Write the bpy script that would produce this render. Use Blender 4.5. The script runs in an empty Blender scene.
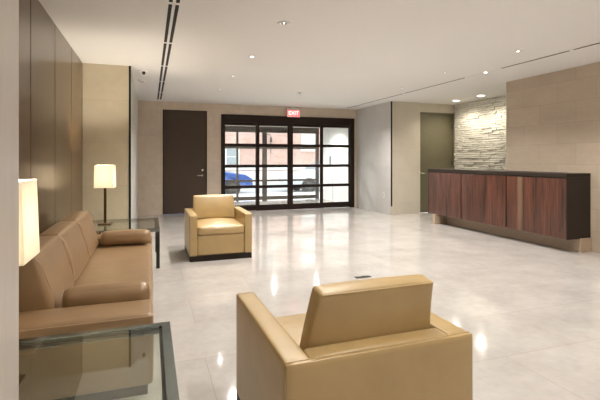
import bpy, bmesh, math, random
from mathutils import Vector, Matrix
random.seed(7)
S = bpy.context.scene
C = S.collection
R = math.radians
HC = 2.638          # ceiling height

# ------------------------------------------------------------------ materials
class NT:
    def __init__(s, name):
        s.m = bpy.data.materials.new(name); s.m.use_nodes = True
        s.t = s.m.node_tree; s.t.nodes.clear()
        s.out = s.n('ShaderNodeOutputMaterial')
    def n(s, t, **k):
        x = s.t.nodes.new(t)
        for a, v in k.items():
            if a.startswith('i_'):
                key = a[2:]
                x.inputs[int(key) if key.isdigit() else key.replace('_', ' ')].default_value = v
            else: setattr(x, a, v)
        return x
    def l(s, a, b): s.t.links.new(a, b)
    def bsdf(s, col=(.5,.5,.5), rough=.5, **k):
        b = s.n('ShaderNodeBsdfPrincipled')
        b.inputs['Base Color'].default_value = (*col, 1); b.inputs['Roughness'].default_value = rough
        for a, v in k.items(): b.inputs[a.replace('_', ' ')].default_value = v
        s.l(b.outputs[0], s.out.inputs[0]); return b
    def ramp(s, fac, stops):
        r = s.n('ShaderNodeValToRGB'); e = r.color_ramp.elements
        while len(e) < len(stops): e.new(.5)
        for x, (p, c) in zip(e, stops): x.position = p; x.color = (*c, 1)
        s.l(fac, r.inputs[0]); return r.outputs[0]
    def pos(s, axes='xyz', scale=(1,1,1), off=(0,0,0)):
        tc = s.n('ShaderNodeTexCoord'); sp = s.n('ShaderNodeSeparateXYZ'); s.l(tc.outputs['Object'], sp.inputs[0])
        cb = s.n('ShaderNodeCombineXYZ')
        for i, a in enumerate(axes):
            if a in 'xyz': s.l(sp.outputs['xyz'.index(a)], cb.inputs[i])
        mp = s.n('ShaderNodeMapping'); mp.inputs['Scale'].default_value = scale; mp.inputs['Location'].default_value = off
        s.l(cb.outputs[0], mp.inputs[0]); return mp.outputs[0]
    def noise(s, vec, scale, detail=4, rough=.5):
        x = s.n('ShaderNodeTexNoise', i_Scale=scale, i_Detail=detail, i_Roughness=rough)
        if vec: s.l(vec, x.inputs['Vector'])
        return x.outputs['Fac']
    def mix(s, fac, a, b, mode='MIX'):
        x = s.n('ShaderNodeMix', data_type='RGBA', blend_type=mode)
        for i, v in ((0, fac), (6, a), (7, b)):
            if isinstance(v, (int, float)): x.inputs[i].default_value = v
            elif isinstance(v, tuple): x.inputs[i].default_value = (*v, 1)
            else: s.l(v, x.inputs[i])
        return x.outputs[2]
    def bump(s, b, h, strength=.2, dist=.01):
        x = s.n('ShaderNodeBump', i_Strength=strength, i_Distance=dist)
        s.l(h, x.inputs['Height']); s.l(x.outputs[0], b.inputs['Normal'])

def plain(name, col, rough=.5, metal=0, amt=.06, scale=30, **k):
    t = NT(name); b = t.bsdf(col, rough, Metallic=metal, **k)
    n = t.noise(t.pos(), scale)
    c = t.ramp(n, [(.3, tuple(x*(1-amt) for x in col)), (.7, tuple(min(1, x*(1+amt)) for x in col))])
    t.l(c, b.inputs['Base Color']); return t.m

def leather(name, col):
    t = NT(name); b = t.bsdf(col, .36)
    b.inputs['Specular IOR Level'].default_value = .8
    n = t.noise(t.pos(), 6, 3)
    t.l(t.ramp(n, [(.3, tuple(x*.93 for x in col)), (.7, tuple(x*1.05 for x in col))]), b.inputs['Base Color'])
    v = t.n('ShaderNodeTexVoronoi', i_Scale=260.); t.l(t.pos(), v.inputs['Vector'])
    w = t.noise(t.pos(), 14, 2)
    a = t.n('ShaderNodeMath', operation='MULTIPLY_ADD', i_1=6.0); t.l(w, a.inputs[0]); t.l(v.outputs['Distance'], a.inputs[2])
    t.bump(b, a.outputs[0], .12, .002); return t.m

def stone(name, c1, c2, axes, tw, th, joint, rough=.4, off=(0,0,0), tilevar=.12, offset=.5, vein=2.2, joint_gap=.003, spec=.5, bumpy=.0, veinax=(1,1,1)):
    """Stone slabs or tiles in running bond; every slab has its own tone."""
    t = NT(name); b = t.bsdf(c1, rough); b.inputs['Specular IOR Level'].default_value = spec
    p = t.pos(axes, (1,1,1), off)
    br = t.n('ShaderNodeTexBrick', offset=offset, offset_frequency=2, squash=1)
    for k, v in dict(Scale=1., Mortar_Size=joint_gap, Mortar_Smooth=.2, Bias=0., Brick_Width=tw, Row_Height=th).items():
        br.inputs[k.replace('_', ' ')].default_value = v
    br.inputs['Color1'].default_value = (0,0,0,1); br.inputs['Color2'].default_value = (1,1,1,1); br.inputs['Mortar'].default_value = (.5,.5,.5,1)
    t.l(p, br.inputs['Vector'])
    q = t.pos('xyz', veinax)
    n = t.noise(q, vein, 8, .62); n2 = t.noise(q, vein*7, 6, .6)
    base = t.ramp(n, [(.32, c2), (.62, c1)])
    base = t.mix(.35, base, t.ramp(n2, [(.3, c2), (.7, c1)]))
    tone = t.ramp(br.outputs['Color'], [(0, (1-tilevar,)*3), (1, (1.0,)*3)])
    base = t.mix(1.0, base, tone, 'MULTIPLY')
    base = t.mix(br.outputs['Fac'], base, joint)
    t.l(base, b.inputs['Base Color'])
    if bumpy: t.bump(b, n2, bumpy, .003)
    return t.m

def wood(name, dark, light, axes, rough=.3, freq=60, lo=.3, hi=.7, coat=0., band=None):
    """Veneer with grain along z; axes[0] is the direction across the grain."""
    t = NT(name); b = t.bsdf(dark, rough); b.inputs['Coat Weight'].default_value = coat; b.inputs['Coat Roughness'].default_value = .12
    p = t.pos(axes, (1, .04, .04)); q = t.pos(axes, (1, .12, .12))
    n = t.noise(p, freq, 6, .65); n2 = t.noise(q, freq*.12, 3, .5)
    m = t.mix(.4, t.ramp(n, [(lo, dark), (hi, light)]), t.ramp(n2, [(.35, dark), (.65, light)]))
    if band:
        n3 = t.noise(p, 3.2, 1, .3)
        m = t.mix(t.ramp(n3, [(.64, (0,0,0)), (.74, (1,1,1))]), m, band)
    t.l(m, b.inputs['Base Color']); t.bump(b, n, .05, .002); return t.m

def glass(name, tint=(.95,.97,.96), f0=.04, gl=(1,1,1)):
    """Clear pane: transmission tinted a little, Schlick reflection that is the same from both sides."""
    t = NT(name); tr = t.n('ShaderNodeBsdfTransparent'); tr.inputs[0].default_value = (*tint, 1)
    t.l(t.ramp(t.noise(t.pos(), 3), [(0, tuple(x*.99 for x in tint)), (1, tint)]), tr.inputs[0])
    g = t.n('ShaderNodeBsdfGlossy'); g.inputs[0].default_value = (*gl, 1); g.inputs['Roughness'].default_value = .01
    ge = t.n('ShaderNodeNewGeometry'); dt = t.n('ShaderNodeVectorMath', operation='DOT_PRODUCT'); t.l(ge.outputs['Normal'], dt.inputs[0]); t.l(ge.outputs['Incoming'], dt.inputs[1])
    ab = t.n('ShaderNodeMath', operation='ABSOLUTE'); t.l(dt.outputs['Value'], ab.inputs[0])
    su = t.n('ShaderNodeMath', operation='SUBTRACT', i_0=1.0); t.l(ab.outputs[0], su.inputs[1])
    pw = t.n('ShaderNodeMath', operation='POWER', i_1=5.0); t.l(su.outputs[0], pw.inputs[0])
    mu = t.n('ShaderNodeMath', operation='MULTIPLY_ADD', i_1=1-f0, i_2=f0, use_clamp=True); t.l(pw.outputs[0], mu.inputs[0])
    ms = t.n('ShaderNodeMixShader'); t.l(mu.outputs[0], ms.inputs[0]); t.l(tr.outputs[0], ms.inputs[1]); t.l(g.outputs[0], ms.inputs[2])
    t.l(ms.outputs[0], t.out.inputs[0]); return t.m

def emit(name, col, strength):
    t = NT(name); e = t.n('ShaderNodeEmission', i_Strength=strength); e.inputs[0].default_value = (*col, 1)
    t.l(e.outputs[0], t.out.inputs[0]); return t.m

def shade_mat():
    t = NT('lamp_shade_linen'); d = t.n('ShaderNodeBsdfDiffuse'); d.inputs[0].default_value = (.86,.82,.72,1)
    tl = t.n('ShaderNodeBsdfTranslucent'); tl.inputs[0].default_value = (.94,.90,.82,1)
    n = t.noise(t.pos('xyz', (1,1,1)), 220, 2); bp = t.n('ShaderNodeBump', i_Strength=.1); t.l(n, bp.inputs['Height']); t.l(bp.outputs[0], d.inputs['Normal'])
    m = t.n('ShaderNodeMixShader', i_0=.55); t.l(d.outputs[0], m.inputs[1]); t.l(tl.outputs[0], m.inputs[2]); t.l(m.outputs[0], t.out.inputs[0]); return t.m

M = {}
M['leather'] = leather('tan_leather', (.445,.31,.135))
M['leather_sofa'] = leather('brown_leather', (.31,.195,.098))
M['piping'] = plain('leather_piping', (.52,.38,.2), .4)
M['piping_highlight'] = plain('brown_piping_highlight', (.50,.35,.21), .4)  # sofa piping, colour lightened to paint the highlight along the leather edges
M['dark_plinth'] = plain('dark_stained_wood', (.02,.014,.010), .5, **{'Specular_IOR_Level':.2})
M['steel'] = plain('dark_polished_steel', (.27,.31,.31), .18, 1.0)
M['black_steel'] = plain('blackened_steel', (.014,.014,.013), .3)
M['bronze'] = plain('antique_bronze', (.16,.10,.045), .3, 1.0)
M['chrome'] = plain('satin_steel', (.68,.66,.62), .25, 1.0)
M['entrance_frame'] = plain('dark_bronze_frame', (.022,.012,.009), .45, **{'Specular_IOR_Level':.25})
M['outer_frame'] = plain('weathered_bronze_frame', (.075,.062,.052), .45)
M['glass'] = glass('clear_glass')
M['table_glass'] = glass('green_tinted_glass', (.88,.92,.87), .06)
M['ceiling'] = plain('ceiling_paint', (.83,.82,.805), .9, amt=.01)
M['white'] = plain('white_enamel', (.82,.82,.81), .4)
M['black'] = plain('black_recess', (.006,.006,.006), .7)
M['door_brown'] = plain('brown_painted_door', (.082,.060,.045), .55, **{'Specular_IOR_Level':.2})
M['door_olive'] = plain('olive_bronze_door', (.155,.140,.085), .4)
M['desk_dark'] = plain('dark_brown_laminate', (.028,.020,.015), .4, **{'Specular_IOR_Level':.3})
M['floor'] = stone('polished_limestone_floor', (.56,.53,.50), (.43,.40,.37), 'xy0', 1.25, .63, (.40,.36,.31), rough=.09, off=(-.34, -.345, 0), tilevar=.07, spec=.6, joint_gap=.0025)
M['wall_back'] = stone('mottled_wallcovering', (.68,.585,.475), (.58,.48,.385), 'xz0', 1.2, .61, (.50,.42,.33), rough=.55, tilevar=.05, vein=5, joint_gap=.002)
M['wall_niche'] = stone('cream_limestone_slabs', (.70,.63,.48), (.62,.54,.40), 'xz0', 1.3, .61, (.52,.45,.33), rough=.45, tilevar=.05, vein=1.5, joint_gap=.002, off=(.9,.3,0))
M['wall_right_tiles'] = stone('tan_limestone_tiles', (.55,.455,.35), (.475,.39,.295), 'yz0', .62, .31, (.36,.28,.21), rough=.5, tilevar=.13, vein=1.8, joint_gap=.002, off=(.05,.02,0), veinax=(1,1,2.5))
M['wall_pale'] = stone('pale_marble_tiles', (.64,.62,.59), (.57,.55,.52), 'yz0', .9, .61, (.52,.49,.45), rough=.35, tilevar=.05, vein=1.6, joint_gap=.002)
M['wall_panel_beige'] = stone('beige_marble_slabs', (.64,.59,.50), (.56,.51,.42), 'xz0', 1.2, 1.2, (.46,.41,.33), rough=.4, tilevar=.05, vein=1.6, joint_gap=.002, off=(.0,.93,0))
M['wall_pier'] = stone('greige_vein_cut_stone', (.60,.55,.50), (.53,.48,.43), 'yz0', .16, 3.2, (.56,.51,.46), rough=.3, tilevar=.03, vein=3, joint_gap=.001, veinax=(3,6,.5))
M['plinth_stone'] = plain('tan_stone_plinth', (.47,.36,.26), .5)
M['wood_wall'] = wood('walnut_veneer_panels', (.050,.027,.010), (.165,.097,.040), 'yzx', .25, 70, coat=.1)
M['rosewood'] = wood('rosewood_veneer', (.022,.008,.005), (.17,.064,.038), 'yzx', .3, 55, .40, .66, .25, band=(.19,.12,.075))
M['white_stone'] = plain('white_painted_stone', (.80,.78,.70), .8, amt=.06, scale=12)
M['joint_gap'] = plain('gap_shade_grey', (.36,.34,.30), .9)  # darker grey that paints the shade in the gaps between the stones
M['grey_plaster'] = plain('vestibule_plaster', (.88,.86,.84), .8, amt=.02)
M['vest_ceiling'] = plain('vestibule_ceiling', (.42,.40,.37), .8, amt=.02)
M['shade'] = shade_mat()
M['lens_warm'] = emit('warm_lamp_lens', (1,.88,.68), 14)
M['lens_dim'] = emit('small_lamp_lens', (1,.92,.8), 9)
M['exit_red'] = emit('exit_sign_face', (1.0,.20,.19), 1.1)
M['exit_letters'] = emit('exit_sign_letters', (1.0,.78,.70), 1.5)
M['sidewalk'] = plain('concrete_sidewalk', (.62,.61,.60), .9)
M['asphalt'] = plain('pale_asphalt', (.45,.45,.46), .9)
M['car_blue'] = plain('blue_car_paint', (.035,.10,.36), .3, Coat_Weight=.8)
M['car_silver'] = plain('silver_car_paint', (.55,.58,.61), .35, Coat_Weight=.8)
M['car_glass'] = plain('car_window_glass', (.25,.30,.35), .08)
M['tyre'] = plain('tyre_rubber', (.03,.03,.03), .8)
M['trim_stone'] = plain('limestone_trim', (.72,.70,.67), .8)
M['ext_glass'] = plain('street_window_pane', (.30,.33,.35), .15)

def brick_mat():
    t = NT('red_brick'); b = t.bsdf((.4,.2,.15), .9)
    br = t.n('ShaderNodeTexBrick', i_Scale=1.0)
    for k, v in dict(Mortar_Size=.008, Brick_Width=.21, Row_Height=.075, Bias=0.).items(): br.inputs[k.replace('_', ' ')].default_value = v
    br.inputs['Color1'].default_value = (.42,.22,.17,1); br.inputs['Color2'].default_value = (.55,.33,.27,1); br.inputs['Mortar'].default_value = (.55,.48,.43,1)
    t.l(t.pos('xz0'), br.inputs['Vector'])
    n = t.noise(t.pos(), .7, 3)
    t.l(t.mix(t.ramp(n, [(.4, (0,0,0)), (.6, (.6,.6,.6))]), br.outputs['Color'], (.58,.42,.37)), b.inputs['Base Color']); return t.m
M['brick'] = brick_mat()

# ------------------------------------------------------------------ mesh helpers
def root(name, loc, label, cat, group=None, rz=0):
    o = bpy.data.objects.new(name, None); C.objects.link(o); o.empty_display_size = .1
    o.location = loc; o.rotation_euler = (0, 0, rz); o['label'] = label; o['category'] = cat
    if group: o['group'] = group
    return o
def obj(name, bm, mat, parent=None, world=False, smooth=False, label=None):
    me = bpy.data.meshes.new(name)
    if world and parent is not None:
        p = parent; off = Vector((0,0,0))
        while p is not None: off += p.location; p = p.parent
        bmesh.ops.translate(bm, verts=bm.verts, vec=-off)
    bmesh.ops.recalc_face_normals(bm, faces=bm.faces)
    bm.to_mesh(me); bm.free(); me.materials.append(M[mat] if isinstance(mat, str) else mat)
    if smooth:
        for p in me.polygons: p.use_smooth = True
    o = bpy.data.objects.new(name, me); C.objects.link(o)
    if parent is not None: o.parent = parent
    if label: o['label'] = label
    return o
def struct(name, bm, mat, parent=None, label=None, cat=None):
    o = obj(name, bm, mat, parent)
    if parent is None:
        o['kind'] = 'structure'
        if label: o['label'] = label
        if cat: o['category'] = cat
    return o
def box(bm, lo, hi, bev=0, seg=2, mat4=None):
    r = bmesh.ops.create_cube(bm, size=1)
    vs = r['verts']
    for v in vs:
        v.co = Vector([lo[i] + (v.co[i]+.5)*(hi[i]-lo[i]) for i in range(3)])
    if bev:
        es = list({e for v in vs for e in v.link_edges})
        rr = bmesh.ops.bevel(bm, geom=es, offset=bev, segments=seg, profile=.5, affect='EDGES')
        vs = list({v for f in rr['faces'] for v in f.verts} | {v for v in vs if v.is_valid})
    if mat4 is not None: bmesh.ops.transform(bm, matrix=mat4, verts=[v for v in vs if v.is_valid])
    return bm
def B(lo, hi, bev=0, seg=2):
    return box(bmesh.new(), lo, hi, bev, seg)
def cyl(bm, c, r, h, seg=24, axis='z', r2=None):
    rot = {'z': Matrix(), 'x': Matrix.Rotation(math.pi/2, 4, 'Y'), 'y': Matrix.Rotation(math.pi/2, 4, 'X')}[axis]
    bmesh.ops.create_cone(bm, cap_ends=True, segments=seg, radius1=r, radius2=r if r2 is None else r2, depth=h, matrix=Matrix.Translation(c) @ rot)
    return bm
def ring(bm, c, ro, ri, h, seg=28):
    top = [[bm.verts.new((c[0]+rr*math.cos(2*math.pi*i/seg), c[1]+rr*math.sin(2*math.pi*i/seg), z)) for i in range(seg)] for rr, z in ((ro, c[2]+h/2), (ro*.97, c[2]-h/2), (ri, c[2]-h/2), (ri*.95, c[2]+h/2))]
    for a in range(4):
        A_, B_ = top[a], top[(a+1) % 4]
        for i in range(seg): bm.faces.new((A_[i], A_[(i+1) % seg], B_[(i+1) % seg], B_[i]))
    return bm
def tube(bm, pts, r, seg=8, closed=False):
    n = len(pts); rings = []
    pts = [Vector(p) for p in pts]
    for i, p in enumerate(pts):
        a = pts[(i-1) % n] if (closed or i) else p; b = pts[(i+1) % n] if (closed or i < n-1) else p
        d = (b-a).normalized(); u = d.orthogonal().normalized() if i == 0 else (u0 - d*u0.dot(d)).normalized()
        u0 = u; w = d.cross(u)
        rings.append([bm.verts.new(p + r*(math.cos(t)*u + math.sin(t)*w)) for t in [2*math.pi*k/seg for k in range(seg)]])
    m = n if closed else n-1
    for i in range(m):
        A_, B_ = rings[i], rings[(i+1) % n]
        for k in range(seg): bm.faces.new((A_[k], A_[(k+1) % seg], B_[(k+1) % seg], B_[k]))
    if not closed: bm.faces.new(rings[0]); bm.faces.new(rings[-1][::-1])
    return bm
def rbox(lo, hi, r, puff=(0,0,0), n=14, warp=None):
    """Upholstered block: rounded edges, faces that swell by puff, then an optional warp(u, p)."""
    bm = bmesh.new(); bmesh.ops.create_cube(bm, size=2)
    bmesh.ops.subdivide_edges(bm, edges=bm.edges[:], cuts=n, use_grid_fill=True)
    lo, hi = Vector(lo), Vector(hi); c = (lo+hi)/2; h = (hi-lo)/2
    def ease(x):  # pack the grid lines towards the edges
        return math.copysign(1-(1-abs(x))**1.5, x)
    for v in bm.verts:
        u = Vector([ease(x) for x in v.co])
        p = Vector([u[i]*h[i] for i in range(3)])
        q = Vector([max(-(h[i]-r), min(h[i]-r, p[i])) for i in range(3)])
        d = p-q
        if d.length > 1e-9: p = q + d.normalized()*min(r, d.length if max(abs(x) for x in v.co) < .999 else r)
        for a in range(3):
            b, e = (a+1) % 3, (a+2) % 3
            if abs(v.co[a]) > .999: p[a] += math.copysign(puff[a]*(1-u[b]**2)*(1-u[e]**2), v.co[a])
        p = p + c
        if warp: p = warp(u, p)
        v.co = p
    return bm
def loop_piping(lo, hi, z, r, inset, warp=None, rad=.003):
    return None
def rect_loop(x0, x1, y0, y1, r, z):
    pts = []
    for cx, cy, a0 in ((x1-r, y1-r, 0), (x0+r, y1-r, 90), (x0+r, y0+r, 180), (x1-r, y0+r, 270)):
        for k in range(4):
            a = R(a0+30*k); pts.append((cx+r*math.cos(a), cy+r*math.sin(a), z))
    return pts
def copy_tree(o, parent=None):
    c = o.copy(); C.objects.link(c)
    if parent is not None:
        c.parent = parent; c.matrix_parent_inverse = o.matrix_parent_inverse.copy()
    for ch in [x for x in bpy.data.objects if x.parent == o]: copy_tree(ch, c)
    return c

# ------------------------------------------------------------------ room shell
XL, YB, XR, XP = -.885, 10.52, 5.85, 5.28
YR = -3.0
struct('floor', B((-1.2, YR-.2, -.2), (8.2, YB+.10, 0)), 'floor')
struct('ceiling', B((-1.2, YR-.2, HC), (8.2, YB+.15, HC+.15)), 'ceiling')
# left wall: structural wall behind walnut panels
wl = struct('wall_left', B((XL-.25, YR, 0), (XL-.02, 6.665, HC)), 'dark_plinth')
seams = [1.16, 2.04, 2.965, 3.893, 4.809, 5.745, 6.661]
for a, b in zip(seams, seams[1:]):
    p = obj('wood_panel', B((XL-.02, a+.007, 0), (XL, b-.007, HC-.004), .002, 1), 'wood_wall', wl)
struct('wall_left_pier', B((XL-.25, YR, 0), (-.287, 1.16, HC), .003, 1), 'wall_pier')
w = struct('wall_left_recess', B((XL-.25, 6.665, 0), (-.275, YB+.02, HC)), 'wall_niche')
w2 = struct('wall_left_return', B((-.275, 6.665, 0), (-.26, YB+.01, HC)), 'wall_pale')
struct('trim_1', B((-.288, 6.655, 0), (-.259, 6.665, HC)), 'black')
# back wall, with openings for the brown door and the glazed entrance
DX0, DX1, DZ = .292, 1.282, 2.44
EX0, EX1, EZ = 1.629, 5.210, 2.390
bm = B((-.26, YB, 0), (DX0-.012, YB+.15, HC)); box(bm, (DX0-.012, YB, DZ+.012), (DX1+.012, YB+.15, HC))
box(bm, (DX1+.012, YB, 0), (EX0, YB+.15, HC)); box(bm, (EX0, YB, EZ), (EX1, YB+.15, HC)); box(bm, (EX1, YB, 0), (XP, YB+.15, HC))
struct('wall_back', bm, 'wall_back')
d = struct('door_2', B((DX0+.004, YB+.02, .006), (DX1-.004, YB+.065, DZ-.004), .002, 1), 'door_brown', label='flush dark brown door beside the glazed entrance', cat='door')
obj('door_frame', box(box(B((DX0-.012, YB-.006, 0), (DX0+.004, YB+.1, DZ+.012)), (DX1-.004, YB-.006, 0), (DX1+.012, YB+.1, DZ+.012)), (DX0+.004, YB-.006, DZ-.004), (DX1-.004, YB+.1, DZ+.012)), 'entrance_frame', d)
bm = bmesh.new(); tube(bm, [(1.19, YB+.02, .905), (1.19, YB-.045, .905), (1.17, YB-.055, .905), (1.06, YB-.055, .905)], .010); cyl(bm, (1.19, YB+.012, .905), .026, .012, 20, 'y')
obj('door_handle', bm, 'chrome', d, smooth=True)
bm = cyl(bmesh.new(), (1.19, YB+.010, 1.03), .024, .02, 20, 'y'); box(bm, (1.178, YB-.02, 1.025), (1.202, YB, 1.035))
obj('lock_cylinder', bm, 'chrome', d)
# pale wall beside the entrance and the beige slab wall facing the lobby
struct('wall_right_back', B((XP, 8.756, 0), (XP+.03, YB+.1, HC)), 'wall_pale')
struct('wall_right_jog', B((XP+.03, 8.75, 0), (6.075, 8.90, HC)), 'wall_panel_beige')
struct('baseboard_right', B((XP-.012, 8.738, 0), (XP+.035, 8.756, .20)), 'wall_panel_beige')
struct('trim_2', B((XP-.002, 8.744, .20), (XP+.032, 8.757, HC)), 'black')
struct('wall_right_lintel', B((6.075, 8.79, 2.425), (7.10, 8.90, HC)), 'wall_panel_beige')
d = struct('door_3', B((6.095, 8.845, .006), (7.065, 8.89, 2.405), .002, 1), 'door_olive', label='olive bronze door behind the reception desk', cat='door')
obj('door_frame', box(box(B((6.075, 8.80, 0), (6.095, 8.90, 2.425)), (7.065, 8.80, 0), (7.085, 8.90, 2.425)), (6.095, 8.80, 2.405), (7.065, 8.90, 2.425)), 'door_olive', d)
bm = bmesh.new(); tube(bm, [(6.15, 8.845, .96), (6.15, 8.79, .96), (6.165, 8.78, .96), (6.27, 8.78, .96)], .011); cyl(bm, (6.15, 8.838, .96), .027, .014, 20, 'y')
obj('door_handle', bm, 'chrome', d, smooth=True)
for z in (.3, 1.2, 2.1): obj('hinge', cyl(bmesh.new(), (7.058, 8.838, z), .009, .11, 10), 'black_steel', d)
# white stone wall behind the desk: many rough courses in one mesh
bm = bmesh.new(); z = 0.0
while z < HC-.005:
    h = min(random.uniform(.036, .060), HC-z); y = 5.2 + random.uniform(-.3, 0)
    while y < 8.745:
        w_ = random.uniform(.07, .30); y1 = min(y+w_, 8.745); dpt = random.choice((.0, .007, .014, .024))+random.uniform(0, .005)
        j = lambda s=.002: random.uniform(-s, s)
        g = .0045
        f = [bm.verts.new((7.07-dpt+j(), yy+j(.003), zz+j(.003))) for yy, zz in ((y+g, z+g), (y1-g, z+g), (y1-g, z+h-g), (y+g, z+h-g))]
        mid = [bm.verts.new((7.07-dpt-.006+j(), y*.5+y1*.5 + k*(y1-y)*.35, z+h*.5+j(h*.2))) for k in (-1, 1)]
        bk = [bm.verts.new((7.10, yy, zz)) for yy, zz in ((y+g, z+g), (y1-g, z+g), (y1-g, z+h-g), (y+g, z+h-g))]
        bm.faces.new((f[0], f[1], mid[1], mid[0])); bm.faces.new((f[1], f[2], mid[1])); bm.faces.new((f[2], f[3], mid[0], mid[1])); bm.faces.new((f[3], f[0], mid[0]))
        for i in range(4): bm.faces.new((f[i], bk[i], bk[(i+1) % 4], f[(i+1) % 4]))
        y = y1
    z += h
ws_ = struct('wall_right_stone', bm, 'white_stone')
obj('gap_shade_backing', B((7.088, 4.9, 0), (7.2, 8.9, HC)), 'joint_gap', ws_)  # backing whose dark colour stands for shadow in the recessed gaps
# tan tiled wall, right of the desk
struct('wall_right', B((XR, YR, 0), (XR+.25, 5.90, HC), .002, 1), 'wall_right_tiles')
struct('wall_right_office', B((XR+.25, 4.8, 0), (7.2, 4.9, HC)), 'grey_plaster')
struct('wall_rear', B((-.29, YR-.2, 0), (XR, YR, HC)), 'wall_back')

# ------------------------------------------------------------------ glazed entrance
def grid_glazing(name, verts, rails, y0, y1, mat, pane_x, pane_z, kids, py):
    bm = bmesh.new()
    for a, b in verts: box(bm, (a, y0, 0), (b, y1, verts_top), .003, 1)
    return bm
en = struct('door_1', box(box(B((EX0, YB-.02, 0), (EX0+.09, YB+.10, EZ), .003, 1), (EX1-.115, YB-.02, 0), (EX1, YB+.10, EZ), .003, 1), (EX0+.09, YB-.03, 2.20), (EX1-.115, YB+.10, EZ), .003, 1), 'entrance_frame', label='dark bronze glazed sliding entrance of sixteen panes', cat='entrance')
leafs = [(EX0+.09, 2.546, YB+.045), (2.504, 3.40, YB+.0), (3.40, 4.308, YB+.0), (4.265, EX1-.115, YB+.045)]
rails = [(.006, .15), (.568, .642), (1.086, 1.159), (1.608, 1.682), (2.135, 2.20)]
for i, (x0, x1, y) in enumerate(leafs):
    s0 = .06 if i in (1, 3) else .06; bm = bmesh.new()
    sl = [.02, .084, .072, .043][i]; sr = [.043, .072, .085, .02][i]
    box(bm, (x0, y, .006), (x0+sl, y+.04, 2.2), .002, 1); box(bm, (x1-sr, y, .006), (x1, y+.04, 2.2), .002, 1)
    for a, b in rails: box(bm, (x0+sl, y+.003, a), (x1-sr, y+.037, b), .002, 1)
    lf = obj('door_leaf', bm, 'entrance_frame', en)
    for a, b in zip(rails, rails[1:]):
        obj('glass_pane', B((x0+sl-.004, y+.016, a[1]-.004), (x1-sr+.004, y+.022, b[0]+.004)), 'glass', lf)
# vestibule between the inner doors and the street front
VY = 13.0
struct('floor_vestibule', B((1.3, YB+.10, -.2), (5.6, VY+.06, 0)), 'floor')
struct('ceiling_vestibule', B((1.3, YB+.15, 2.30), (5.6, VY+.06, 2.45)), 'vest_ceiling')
struct('wall_vestibule_right', B((5.30, YB+.15, 0), (5.6, VY+.06, 2.30)), 'grey_plaster')
struct('trim_3', B((5.294, 12.15, .02), (5.30, 12.165, .72)), 'outer_frame')
struct('wall_vestibule_left', B((1.3, YB+.15, 0), (1.60, VY+.06, 2.30)), 'grey_plaster')
rd = root('card_reader', (5.30, 12.35, 1.12), 'slim dark intercom strip on the white vestibule wall', 'intercom')
obj('housing', B((-.02, -.03, 0), (0, .03, .27), .004), 'black_steel', rd); obj('button', B((-.024, -.012, .04), (-.019, .012, .065)), 'chrome', rd)
def bars(xs, zs, y, x0, x1, z1, dep=.06):
    bm = bmesh.new()
    for a, b in xs: box(bm, (a, y, 0), (b, y+dep, z1))
    for a, b in zs: box(bm, (x0, y+.005, a), (x1, y+dep-.005, b))
    return bm
of = struct('door_4', bars([(1.60, 1.68), (2.482, 2.543), (3.294, 3.437), (4.17, 4.25), (5.072, 5.177)], [(.03, .142), (.60, .66), (1.614, 1.681), (2.12, 2.30)], VY, 1.60, 5.177, 2.30), 'outer_frame', label='outer street door frame beyond the vestibule', cat='entrance')
for a, b in ((1.68, 2.482), (2.543, 3.294), (3.437, 4.17), (4.25, 5.072)):
    for c, e in ((.142, .60), (.66, 1.614), (1.681, 2.12)):
        obj('glass_pane', B((a-.004, VY+.027, c-.004), (b+.004, VY+.033, e+.004)), 'glass', of)

# ------------------------------------------------------------------ street
struct('sidewalk', B((-8, VY+.06, -.25), (16, 16.2, -.02)), 'sidewalk')
struct('road', B((-8, 16.2, -.3), (16, 23.5, -.15)), 'asphalt')
struct('pavement_far', B((-8, 23.5, -.3), (16, 26.0, -.02)), 'sidewalk')
bd = root('brick_building', (6, 26, -.02), 'pale red brick house across the street, seen through the glazed entrance', 'building')
wall = obj('brick_wall', B((-6, 26, -.02), (16, 32, 9)), 'brick', bd, world=True)
obj('stone_base', B((-6.02, 25.93, -.02), (16.02, 26, .55)), 'trim_stone', bd, world=True)
obj('string_course', B((-6.02, 25.92, .62), (16.02, 26, .80)), 'trim_stone', bd, world=True)
for x0, z0, w_, h_ in ((9.26, 1.98, .75, .85), (4.35, .98, .66, .92), (1.5, 1.6, .8, 1.5), (12.3, 1.9, .8, 1.3), (3.6, 4.2, .9, 1.6), (6.4, 4.2, .9, 1.6), (9.2, 4.2, .9, 1.6)):
    fr = bmesh.new()
    box(fr, (x0-.12, 25.93, z0-.06), (x0, 26.0, z0+h_+.08)); box(fr, (x0+w_, 25.93, z0-.06), (x0+w_+.12, 26.0, z0+h_+.08)); box(fr, (x0, 25.93, z0+h_), (x0+w_, 26.0, z0+h_+.08)); box(fr, (x0, 25.95, z0+h_*.5-.02), (x0+w_, 25.99, z0+h_*.5+.02))
    wf = obj('window', fr, 'trim_stone', bd, world=True)
    obj('pane', B((x0, 25.97, z0), (x0+w_, 25.99, z0+h_)), 'ext_glass' if x0 < 9 else 'white', wf, world=True)
    obj('window_sill', B((x0-.18, 25.86, z0-.18), (x0+w_+.18, 26.0, z0-.06)), 'trim_stone', bd, world=True)
lp = root('wall_lantern', (7.1, 25.9, 1.55), 'thin black bracket lantern on the brick house across the street', 'lantern')
bm = bmesh.new(); tube(bm, [(0, .02, .1), (0, -.02, 1.15), (-.12, -.05, 1.3), (-.5, -.05, 1.22)], .022)
obj('bracket', bm, 'black_steel', lp); obj('lamp_head', cyl(bmesh.new(), (0, -.03, .95), .07, .3, 10, r2=.04), 'black_steel', lp)

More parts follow.
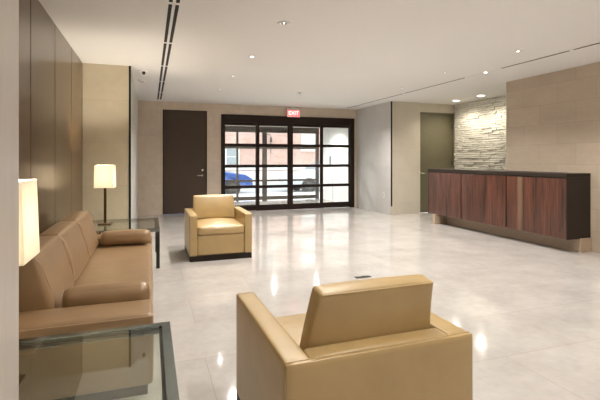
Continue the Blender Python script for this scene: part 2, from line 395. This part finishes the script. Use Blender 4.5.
def car(name, loc, paint, label, flip=1):
    t = root(name, loc, label, 'car')
    prof = [(-2.2,.32),(-2.22,.62),(-2.1,.86),(-1.75,.93),(-1.15,1.36),(-.5,1.46),(.25,1.44),(1.0,.98),(1.9,.84),(2.18,.66),(2.2,.34)]
    bm = bmesh.new(); secs = []
    for yy, k in ((-.86, .0), (-.80, .6), (-.45, 1), (.45, 1), (.80, .6), (.86, .0)):
        s = []
        for x, z in prof:
            ins = max(0, z-.93)*.30; y = yy - math.copysign(ins, yy) if abs(yy) > .5 else yy
            s.append(bm.verts.new((x*flip*(1-.015*(1-k)), y, .3+(z-.3)*(.93+.07*k))))
        secs.append(s)
    for a, b in zip(secs, secs[1:]):
        for i in range(len(prof)-1): bm.faces.new((a[i], a[i+1], b[i+1], b[i]))
        bm.faces.new((a[0], a[-1], b[-1], b[0]))
    bm.faces.new(secs[0]); bm.faces.new(secs[-1])
    obj('body', bm, paint, t)
    for sd in (-1, 1):
        g = bmesh.new()
        ps = [(-1.6, .93), (-1.08, 1.30), (-.45, 1.39), (.20, 1.37), (.85, .96)]
        f = [g.verts.new((x*flip, sd*(.872-max(0, z-.93)*.30), z)) for x, z in ps]; f2 = [g.verts.new((x*flip, sd*(.84-max(0, z-.93)*.30), z)) for x, z in ps]
        g.faces.new(f); g.faces.new(f2[::-1])
        for i in range(5): g.faces.new((f[i], f2[i], f2[(i+1) % 5], f[(i+1) % 5]))
        obj('side_window', g, 'car_glass', t)
        for x in (-1.38, 1.35):
            wv = obj('wheel', cyl(bmesh.new(), (x*flip, sd*.80, .32), .32, .2, 24, 'y'), 'tyre', t)
            obj('hubcap', cyl(bmesh.new(), (x*flip, sd*.905, .32), .17, .02, 16, 'y'), 'outer_frame', wv)
        obj('headlight', B((min(2.06*flip, 2.22*flip), sd*.68-.12, .60), (max(2.06*flip, 2.22*flip), sd*.68+.12, .72), .01), 'white', t)
        obj('door_mirror', B((min(.62*flip, .78*flip), sd*.95-.07, .95), (max(.62*flip, .78*flip), sd*.95+.07, 1.07), .02), paint, t)
    ws = bmesh.new(); f = [ws.verts.new((x*flip, y, z)) for x, y, z in ((.33, -.62, 1.42), (.33, .62, 1.42), (.98, .72, 1.02), (.98, -.72, 1.02))]
    f2 = [ws.verts.new(v.co + Vector((-.04*flip, 0, -.04))) for v in f]; bmesh.ops.convex_hull(ws, input=ws.verts)
    obj('windscreen', ws, 'car_glass', t)
    return t
car('parked_car', (1.75, 17.9, -.15), 'car_blue', 'blue car parked on the street outside the entrance')
car('parked_car', (7.75, 18.1, -.15), 'car_silver', 'silver car parked on the street outside the entrance', -1)

# ------------------------------------------------------------------ reception desk
dk = root('reception_desk', (5.62, 5.94, 0), 'long wall-hung reception desk with rosewood front panels and dark top', 'reception desk')
obj('carcass', B((5.42, 4.40, .20), (5.845, 7.48, 1.045)), 'desk_dark', dk, world=True)
for a, b in ((6.522, 7.495), (5.462, 6.500), (4.392, 5.440)):
    obj('front_panel', B((5.402, a, .195), (5.42, b, 1.025), .002, 1), 'rosewood', dk, world=True)
bm = B((5.398, 4.376, 1.045), (5.848, 7.51, 1.10), .003, 1)
obj('countertop', bm, 'desk_dark', dk, world=True)
obj('shadow_rail', B((5.41, 4.40, 1.025), (5.43, 7.48, 1.046)), 'desk_dark', dk, world=True)
obj('end_panel', B((5.40, 4.378, .187), (5.848, 4.392, 1.045), .002, 1), 'desk_dark', dk, world=True)
obj('end_panel', B((5.40, 7.496, .187), (5.848, 7.508, 1.045), .002, 1), 'desk_dark', dk, world=True)
bm = B((5.64, 4.36, 0), (5.845, 7.22, .195)); box(bm, (5.36, 7.22, 0), (5.845, 7.30, .195))
obj('plinth', bm, 'plinth_stone', dk, world=True, label='tan stone plinth')

# ------------------------------------------------------------------ armchairs
def make_chair(loc, rz, label, tp=.04, lift=0, lean=.02):
    t = root('armchair', loc, label, 'armchair', None, rz)
    W, D, H_, A = .401, .43, .588, .098
    for s in (-1, 1):
        x0, x1 = (s*W, s*(W-A)) if s < 0 else (s*(W-A), s*W)
        a = obj('arm', rbox((x0, -D, .07), (x1, D-.0235, H_), .010, (.003, .002, .004), 10), 'leather', t, smooth=True)
        bm = tube(bmesh.new(), [(s*(W-A+.003), -D+.004, H_-.012), (s*(W-.004), -D+.004, H_-.012), (s*(W-.003), -D+.012, H_-.012), (s*(W-.003), D-.03, H_-.012)], .0028)
        obj('piping', bm, 'piping', a)
    b = obj('back', rbox((-W+A+.001, D-.112, .07), (W-A-.001, D-.0235, H_), .010, (0, .002, .006), 10), 'leather', t, smooth=True)
    bp = obj('back_panel', rbox((-W, D-.022, .07), (W, D, H_), .007, (.001, .002, .0), 10), 'leather', t, smooth=True)
    obj('piping', tube(bmesh.new(), [(-W+.004, D-.021, H_), (W-.004, D-.021, H_)], .0024), 'piping', bp)
    obj('front_rail', rbox((-W+A+.001, -D+.012, .07), (W-A-.001, -D+.10, .325), .008, (0, .003, 0), 8), 'leather', t, smooth=True)
    obj('plinth', B((-W+.004, -D+.004, 0), (W-.004, D-.006, .07), .002, 1), 'dark_plinth', t, label='dark wooden plinth')
    sc = obj('seat_cushion', rbox((-W+A+.004, -D-.004, .33), (W-A-.004, D-.115, .435), .026, (.0, .012, .044), 16), 'leather', t, smooth=True)
    bm = tube(bmesh.new(), rect_loop(-W+A+.008, W-A-.008, -D-.001, D-.12, .03, .425), .0028, 6, True)
    obj('piping', bm, 'piping', sc)
    def warp(u, p):
        k = (u.z+1)/2                      # wedge: thick at the seat, thin and leaning back at the top
        f = (1-(u.y+1)/2)
        p.y += f*k*lean + .035*k*k
        p.x *= 1.0 - k*(tp if u.x > 0 else .02)
        p.z += lift*k*(.4+.6*f)
        return p
    bc = obj('back_cushion', rbox((-.291, .200, .455), (.291, .300, .778), .014, (.004, .012, .010), 16, warp), 'leather', t, smooth=True)
    xr, zt = .289*(1-tp), .772+lift*.4
    bm = tube(bmesh.new(), [(-.280, .332, zt), (xr-.006, .332, zt)], .0026)
    obj('piping', bm, 'piping', bc)
    return t
make_chair((.870, 6.00, 0), 0, 'tan leather armchair facing the camera beside the glass side table')
c2 = make_chair((.838, 1.852, 0), R(180.9), 'tan leather armchair seen from behind in the middle of the lobby', .20, .022, .01)

# ------------------------------------------------------------------ sofa
sf = root('sofa', (-.42, 3.93, 0), 'long brown leather three-seat sofa against the walnut wall', 'sofa')
SX0, SX1 = -.862, .018
for a, b in ((2.50, 2.79), (5.07, 5.36)):
    ar = obj('arm', rbox((SX0, a, .06), (SX1, b, .45), .022, (.003, .004, .008), 12), 'leather_sofa', sf, world=True, smooth=True)
    bm = tube(bmesh.new(), rect_loop(SX0+.006, SX1-.003, a+.003, b-.003, .02, .437), .003, 6, True)
    obj('piping', bm, 'piping_highlight', ar, world=True)
obj('seat_frame', rbox((SX0+.05, 2.795, .06), (SX1-.015, 5.065, .235), .012, n=8), 'leather_sofa', sf, world=True, smooth=True)
st = obj('seat_cushion', rbox((-.72, 2.795, .236), (SX1, 5.065, .372), .03, (.004, 0, .010), 18), 'leather_sofa', sf, world=True, smooth=True)
obj('back', rbox((SX0, 2.795, .06), (-.745, 5.065, .62), .02, n=8), 'leather_sofa', sf, world=True, smooth=True)
obj('plinth', B((SX0+.03, 2.53, 0), (SX1-.03, 5.33, .06)), 'dark_plinth', sf, world=True)
def wedge(u, p):
    k = (u.z+1)/2; f = (u.x+1)/2
    p.x -= f*(k**1.3)*.085
    p.x -= .02*k
    return p
for i, (a, b) in enumerate(((2.775, 3.50), (3.505, 4.285), (4.29, 5.07))):
    bc = obj('back_cushion', rbox((-.742, a, .385), (-.510, b, .755), .026, (.020, .012, .012), 16, wedge), 'leather_sofa', sf, world=True, smooth=True)
    pts = []
    for yy in (a+.006, b-.006):
        bmt = [( -.516, yy, .42), (-.530, yy, .55), (-.580, yy, .70), (-.620, yy, .747)]
        tb = tube(bmesh.new(), bmt, .003) if yy < a+.01 else tube(tb, bmt, .003)
    tube(tb, [(-.620, a+.006, .748), (-.620, b-.006, .748)], .003)
    obj('piping', tb, 'piping_highlight', bc, world=True)
def bolster(y0, y1, label):
    o = rbox((-.246, -.07, 0), (.246, .07, .142), .058, (.006, .004, .006), 14)
    t = root('bolster_cushion', (-.244, (y0+y1)/2, .393), label, 'cushion', 'bolsters on the sofa')
    c = obj('cover', o, 'leather_sofa', t, smooth=True)
    for x in (-.240, .240):
        bm = tube(bmesh.new(), [(x, .058*math.cos(a), .071+.058*math.sin(a)) for a in [2*math.pi*k/20 for k in range(20)]], .0028, 6, True)
        obj('piping', bm, 'piping_highlight', c)
    return t
bolster(2.80, 2.945, 'brown leather bolster at the near end of the sofa, above the near glass table')
bolster(4.915, 5.06, 'brown leather bolster at the far end of the sofa, near the standing lamp')

# ------------------------------------------------------------------ side tables
def make_table(loc, label):
    t = root('side_table', loc, label, 'side table', 'square glass side tables')
    h = .495; r_ = .478
    for a, b in (((-h, -h), (h, -h+.042)), ((-h, h-.042), (h, h)), ((-h, -h+.042), (-h+.042, h-.042)), ((h-.042, -h+.042), (h, h-.042))):
        obj('frame_rail', B((a[0], a[1], r_-.042), (b[0], b[1], r_), .0015, 1), 'steel', t)
    for sx in (-1, 1):
        for sy in (-1, 1):
            obj('leg', B((min(sx*h, sx*(h-.04)), min(sy*h, sy*(h-.04)), 0), (max(sx*h, sx*(h-.04)), max(sy*h, sy*(h-.04)), r_-.042), .0015, 1), 'black_steel', t)
    obj('glass_top', B((-h+.052, -h+.052, r_-.012), (h-.052, h-.052, r_), .001, 1), 'table_glass', t)
    obj('glass_ledge', box(box(box(B((-h+.042, -h+.042, r_-.03), (-h+.054, h-.042, r_-.013)), (h-.054, -h+.042, r_-.03), (h-.042, h-.042, r_-.013)), (-h+.054, -h+.042, r_-.03), (h-.054, -h+.054, r_-.013)), (-h+.054, h-.054, r_-.03), (h-.054, h-.042, r_-.013)), 'black_steel', t)
    return t
t1 = make_table((-.385, 5.885, 0), 'square glass side table beside the far armchair, under the whole lamp')
t2 = copy_tree(t1); t2.location = (-.400, 1.785, 0); t2['label'] = 'nearest square glass side table with steel frame, cut off by the picture edge'

# ------------------------------------------------------------------ table lamps
def make_lamp(loc, rz, label):
    t = root('table_lamp', loc, label, 'table lamp', 'square-shaded table lamps', rz)
    obj('base', B((-.075, -.075, 0), (.075, .075, .016), .002, 1), 'bronze', t)
    obj('pole', B((-.014, -.014, .016), (.014, .014, .50), .002, 1), 'bronze', t)
    bm = bmesh.new(); z0, z1 = .462, .745; a, b = .113, .105; th = .003
    vs = []
    for zz, hh in ((z0, a), (z1, b), (z1, b-th), (z0, a-th)):
        vs.append([bm.verts.new((sx*hh, sy*hh, zz)) for sx, sy in ((-1,-1), (1,-1), (1,1), (-1,1))])
    for i in range(4):
        A_, B_ = vs[i], vs[(i+1) % 4]
        for k in range(4): bm.faces.new((A_[k], A_[(k+1) % 4], B_[(k+1) % 4], B_[k]))
    s = obj('lamp_shade', bm, 'shade', t, label='glowing square fabric shade')
    bm = bmesh.new(); tube(bm, [(-.104, 0, .735), (.104, 0, .735)], .002); tube(bm, [(0, -.104, .735), (0, .104, .735)], .002)
    obj('shade_carrier', bm, 'bronze', s)
    bm = bmesh.new(); bmesh.ops.create_uvsphere(bm, u_segments=12, v_segments=8, radius=.03, matrix=Matrix.Translation((0, 0, .55)))
    obj('light_bulb', bm, 'lens_warm', t, smooth=True)
    ld = bpy.data.lights.new('lamp_light', 'POINT'); ld.energy = 50; ld.color = (1, .88, .72); ld.shadow_soft_size = .04
    lo = bpy.data.objects.new('lamp_light', ld); C.objects.link(lo); lo.parent = t; lo.location = (0, 0, .62)
    return t
l1 = make_lamp((-.535, 5.95, .478), R(-5), 'bronze table lamp with square cream shade on the far glass table')
l2 = copy_tree(l1); l2.location = (-.515, 1.79, .478); l2.rotation_euler = (0, 0, 0)
l2['label'] = 'lamp on the nearest glass table, only its glowing cream shade showing past the stone pier'

# ------------------------------------------------------------------ ceiling fittings
def downlight(x, y, label, ro=.055, ri=.03, lens='lens_dim', lr=.012, group='small recessed downlights'):
    t = root('downlight', (x, y, HC), label, 'ceiling light', group)
    obj('trim_ring', ring(bmesh.new(), (0, 0, -.004), ro, ri, .008), 'white', t, smooth=True)
    obj('baffle', cyl(bmesh.new(), (0, 0, -.0015), ri*.97, .003, 24), 'black_steel' if lens == 'lens_dim' else 'white', t)
    obj('lens', cyl(bmesh.new(), (0, 0, -.004), lr, .004, 20), lens, t)
    return t
def spot(x, y, w, ang=135, col=(1, .955, .90), size=.03, blend=.8):
    ld = bpy.data.lights.new('downlight_lamp', 'SPOT'); ld.energy = w; ld.color = col; ld.spot_size = R(ang); ld.spot_blend = blend; ld.shadow_soft_size = size
    o = bpy.data.objects.new('downlight_lamp', ld); C.objects.link(o); o.location = (x, y, HC-.06)
G1 = 'small recessed downlights'
downlight(1.245, 4.056, 'largest white-rimmed downlight, highest in the picture, in the open ceiling', .066, .032, lr=.007)
downlight(1.257, 5.519, 'lit downlight behind the white-rimmed one nearest the camera', .050, .030, lr=.022)
downlight(1.264, 6.917, 'small dark-centred downlight third in the row from the camera', .045, .026, lr=.007)
downlight(1.273, 8.343, 'faint small downlight close to the brown door', .045, .026, lr=.007)
downlight(4.306, 4.155, 'small downlight nearest the tan tiled wall, beside the thin ceiling slot', .05, .03)
downlight(4.310, 5.559, 'small downlight in the ceiling above the middle of the reception desk', .045, .026, lr=.007)
downlight(4.485, 7.039, 'small downlight in the ceiling before the far end of the desk', .045, .026, lr=.007)
downlight(4.280, 8.359, 'small downlight nearest the exit sign side of the pale marble wall', .045, .026, lr=.007)
downlight(6.610, 8.137, 'bright warm downlight above the white stone wall, next to the olive door', .085, .072, 'lens_warm', .068, None)
downlight(6.587, 7.323, 'bright warm downlight above the white stone wall, next to the tan tiled wall', .085, .072, 'lens_warm', .068, None)
sd = root('smoke_detector', (2.85, 8.19, HC), 'small flat white disc on the ceiling in front of the exit sign', 'smoke detector')
obj('housing', cyl(bmesh.new(), (0, 0, -.012), .05, .024, 24, r2=.055), 'white', sd); obj('grille', ring(bmesh.new(), (0, 0, -.026), .03, .02, .006), 'chrome', sd)
sd = root('smoke_detector', (-.13, 7.78, HC), 'round white detector on the ceiling behind the security camera', 'smoke detector')
obj('housing', cyl(bmesh.new(), (0, 0, -.014), .062, .028, 24, r2=.07), 'white', sd); obj('grille', ring(bmesh.new(), (0, 0, -.030), .04, .028, .006), 'chrome', sd)
cm = root('security_camera', (-.105, 6.93, HC), 'white dome security camera on the ceiling corner beside the double air slot', 'security camera')
obj('mount', cyl(bmesh.new(), (0, 0, -.012), .068, .024, 28), 'white', cm)
bm = bmesh.new(); bmesh.ops.create_uvsphere(bm, u_segments=20, v_segments=12, radius=.052, matrix=Matrix.Translation((0, 0, -.026))); obj('dome', bm, 'white', cm, smooth=True)
obj('lens', cyl(bmesh.new(), (.016, -.044, -.046), .026, .03, 18, 'y'), 'black', cm)
def slot_diffuser(label, xs, y0, y1, breaks, w=.024):
    xm = (min(xs)+max(xs))/2
    t = root('air_slot_diffuser', (xm, (y0+y1)/2, HC), label, 'air vent')
    cuts = [y0]+breaks+[y1]
    bm = bmesh.new(); pad = w/2+.012
    box(bm, (min(xs)-pad, y0, HC-.003), (max(xs)+pad, y1, HC))
    obj('frame', bm, 'ceiling', t, world=True)
    for x in xs:
        for a, b in zip(cuts, cuts[1:]):
            obj('slot', B((x-w/2, a+(.032 if a > y0 else .005), HC-.0055), (x+w/2, b-(.032 if b < y1 else .005), HC-.003)), 'black', t, world=True)
slot_diffuser('double black air slot running along the ceiling towards the brown door', [.166, .224], YR+.3, 10.15, [-1.4, 0, 1.3, 2.55, 3.85, 5.18, 6.48, 7.78, 9.05], .031)
slot_diffuser('thin single dark slot along the ceiling parallel to the reception desk, far piece', [4.885], 5.80, 10.27, [7.6], .022)
slot_diffuser('thin single dark slot along the ceiling above the tan tiled wall, near piece', [4.885], YR+.3, 5.02, [1.2, 3.9], .026)
# lit gap between the two pieces
lt = root('ceiling_strip_light', (4.885, 5.41, HC), 'pale lit strip with a small spot in the thin ceiling slot', 'ceiling light')
obj('diffuser', B((-.011, -.37, -.004), (.011, .37, 0)), 'white', lt); obj('lens', cyl(bmesh.new(), (0, -.08, -.006), .018, .006, 14), 'lens_dim', lt)

# exit sign
ex = root('exit_sign', (3.45, 10.44, 2.36), 'red lit EXIT sign hanging above the glazed entrance', 'exit sign')
obj('housing', B((-.175, -.03, 0), (.175, .03, .235), .004), 'chrome', ex)
obj('ceiling_mount', B((-.05, -.02, .235), (.05, .02, .278)), 'white', ex)
obj('lit_face', B((-.163, -.034, .012), (.163, -.0305, .185)), 'exit_red', ex)
cu = bpy.data.curves.new('exit_text', 'FONT'); cu.body = 'EXIT'; cu.size = .135; cu.align_x = 'CENTER'; cu.align_y = 'CENTER'; cu.extrude = .001; cu.offset = .002
to = bpy.data.objects.new('exit_text', cu); C.objects.link(to); bpy.context.view_layer.update()
me = bpy.data.meshes.new_from_object(to.evaluated_get(bpy.context.evaluated_depsgraph_get())); bpy.data.objects.remove(to)
me.materials.clear(); me.materials.append(M['exit_letters'])
lo = bpy.data.objects.new('lettering', me); C.objects.link(lo); lo.parent = ex; lo.location = (0, -.036, .102); lo.rotation_euler = (R(90), 0, 0); lo['label'] = 'pale letters EXIT'

# outlets
ou = root('wall_outlet', (XP, 9.084, .44), 'small white wall outlet low on the pale marble wall', 'wall outlet')
obj('cover_plate', B((-.006, -.036, -.058), (0, .036, .058), .002, 1), 'white', ou)
for z in (-.022, .022): obj('socket', B((-.0075, -.012, z-.013), (-.006, .012, z+.013)), 'black_steel', ou)
for i, (x, y) in enumerate(((2.0, 11.7), (3.3, 11.7), (4.6, 11.7))):  # added lights, out of view, to brighten the dark vestibule
    t = root('downlight', (x, y, 2.30), 'added unseen light in the low vestibule ceiling, brightening the vestibule', 'ceiling light', 'added vestibule lights')
    obj('trim_ring', ring(bmesh.new(), (0, 0, -.004), .06, .045, .008), 'white', t); obj('lens', cyl(bmesh.new(), (0, 0, -.003), .044, .004, 20), 'lens_warm', t)
    spot(x, y, 100, 160, (1, .97, .93)); bpy.data.objects[C.objects[-1].name].location.z = 2.27
fo = root('floor_outlet', (2.21, 4.25, 0), 'small dark floor outlet lid behind the near armchair back', 'floor outlet')
obj('lid', B((-.09, -.03, 0), (.09, .03, .006), .002, 1), 'black_steel', fo); obj('latch', B((-.02, -.01, .006), (.02, .01, .009)), 'bronze', fo)

# ------------------------------------------------------------------ light
for y in (-1.65, -.2, 1.25, 2.65):
    for x in (1.25, 4.31):
        spot(x, y, 66)
for x, y, w_ in ((1.245, 4.056, 55), (1.257, 5.519, 75), (1.264, 6.917, 60), (1.273, 8.343, 50), (4.306, 4.155, 60), (4.31, 5.559, 60), (4.485, 7.039, 60), (4.28, 8.359, 60), (2.85, 9.6, 0)):
    if w_: spot(x, y, w_*1.9)
spot(6.61, 8.137, 34, 155, (1, .90, .74), .07); spot(6.587, 7.323, 34, 155, (1, .90, .74), .07)
for y in (-.2, 1.25, 2.65):
    downlight(1.25, y, 'small recessed downlight behind the camera', group='downlights behind the camera'); downlight(4.31, y, 'small recessed downlight behind the camera', group='downlights behind the camera')
def area(name, loc, rot, sx, sy, w, col=(1,1,1), portal=False):
    ld = bpy.data.lights.new(name, 'AREA'); ld.shape = 'RECTANGLE'; ld.size = sx; ld.size_y = sy; ld.energy = w; ld.color = col
    if portal: ld.cycles.is_portal = True
    o = bpy.data.objects.new(name, ld); C.objects.link(o); o.location = loc; o.rotation_euler = rot; return o
area('entrance_daylight', (3.42, VY+.12, 1.15), (R(-90), 0, 0), 3.4, 2.2, 1, (.88, .94, 1), True)
W = bpy.data.worlds.new('sky'); S.world = W; W.use_nodes = True
nt = W.node_tree; bg = nt.nodes['Background']; sk = nt.nodes.new('ShaderNodeTexSky'); sk.sky_type = 'HOSEK_WILKIE'; sk.turbidity = 8; sk.sun_direction = (-.3, -.5, .8)
mx = nt.nodes.new('ShaderNodeMix'); mx.data_type = 'RGBA'; mx.inputs[0].default_value = .8; mx.inputs[7].default_value = (.92, .95, 1, 1)
nt.links.new(sk.outputs[0], mx.inputs[6]); nt.links.new(mx.outputs[2], bg.inputs[0]); bg.inputs[1].default_value = 3.7

# ------------------------------------------------------------------ camera
cd = bpy.data.cameras.new('camera'); cam = bpy.data.objects.new('camera', cd); C.objects.link(cam)
cd.sensor_width = 36; cd.lens = 431/600*36; cd.shift_y = -41/600; cd.clip_start = .02
cam.location = (0, 0, 1.3); cam.rotation_euler = (R(90), 0, -math.atan2(150, 431)); S.camera = cam
vs = S.view_settings; vs.view_transform = 'Standard'; vs.look = 'None'; vs.gamma = 1; vs.use_curve_mapping = False; vs.exposure = 0.36
S.cycles.use_denoising = True; S.cycles.max_bounces = 10; S.cycles.diffuse_bounces = 5; S.cycles.transparent_max_bounces = 24; S.cycles.sample_clamp_indirect = 6
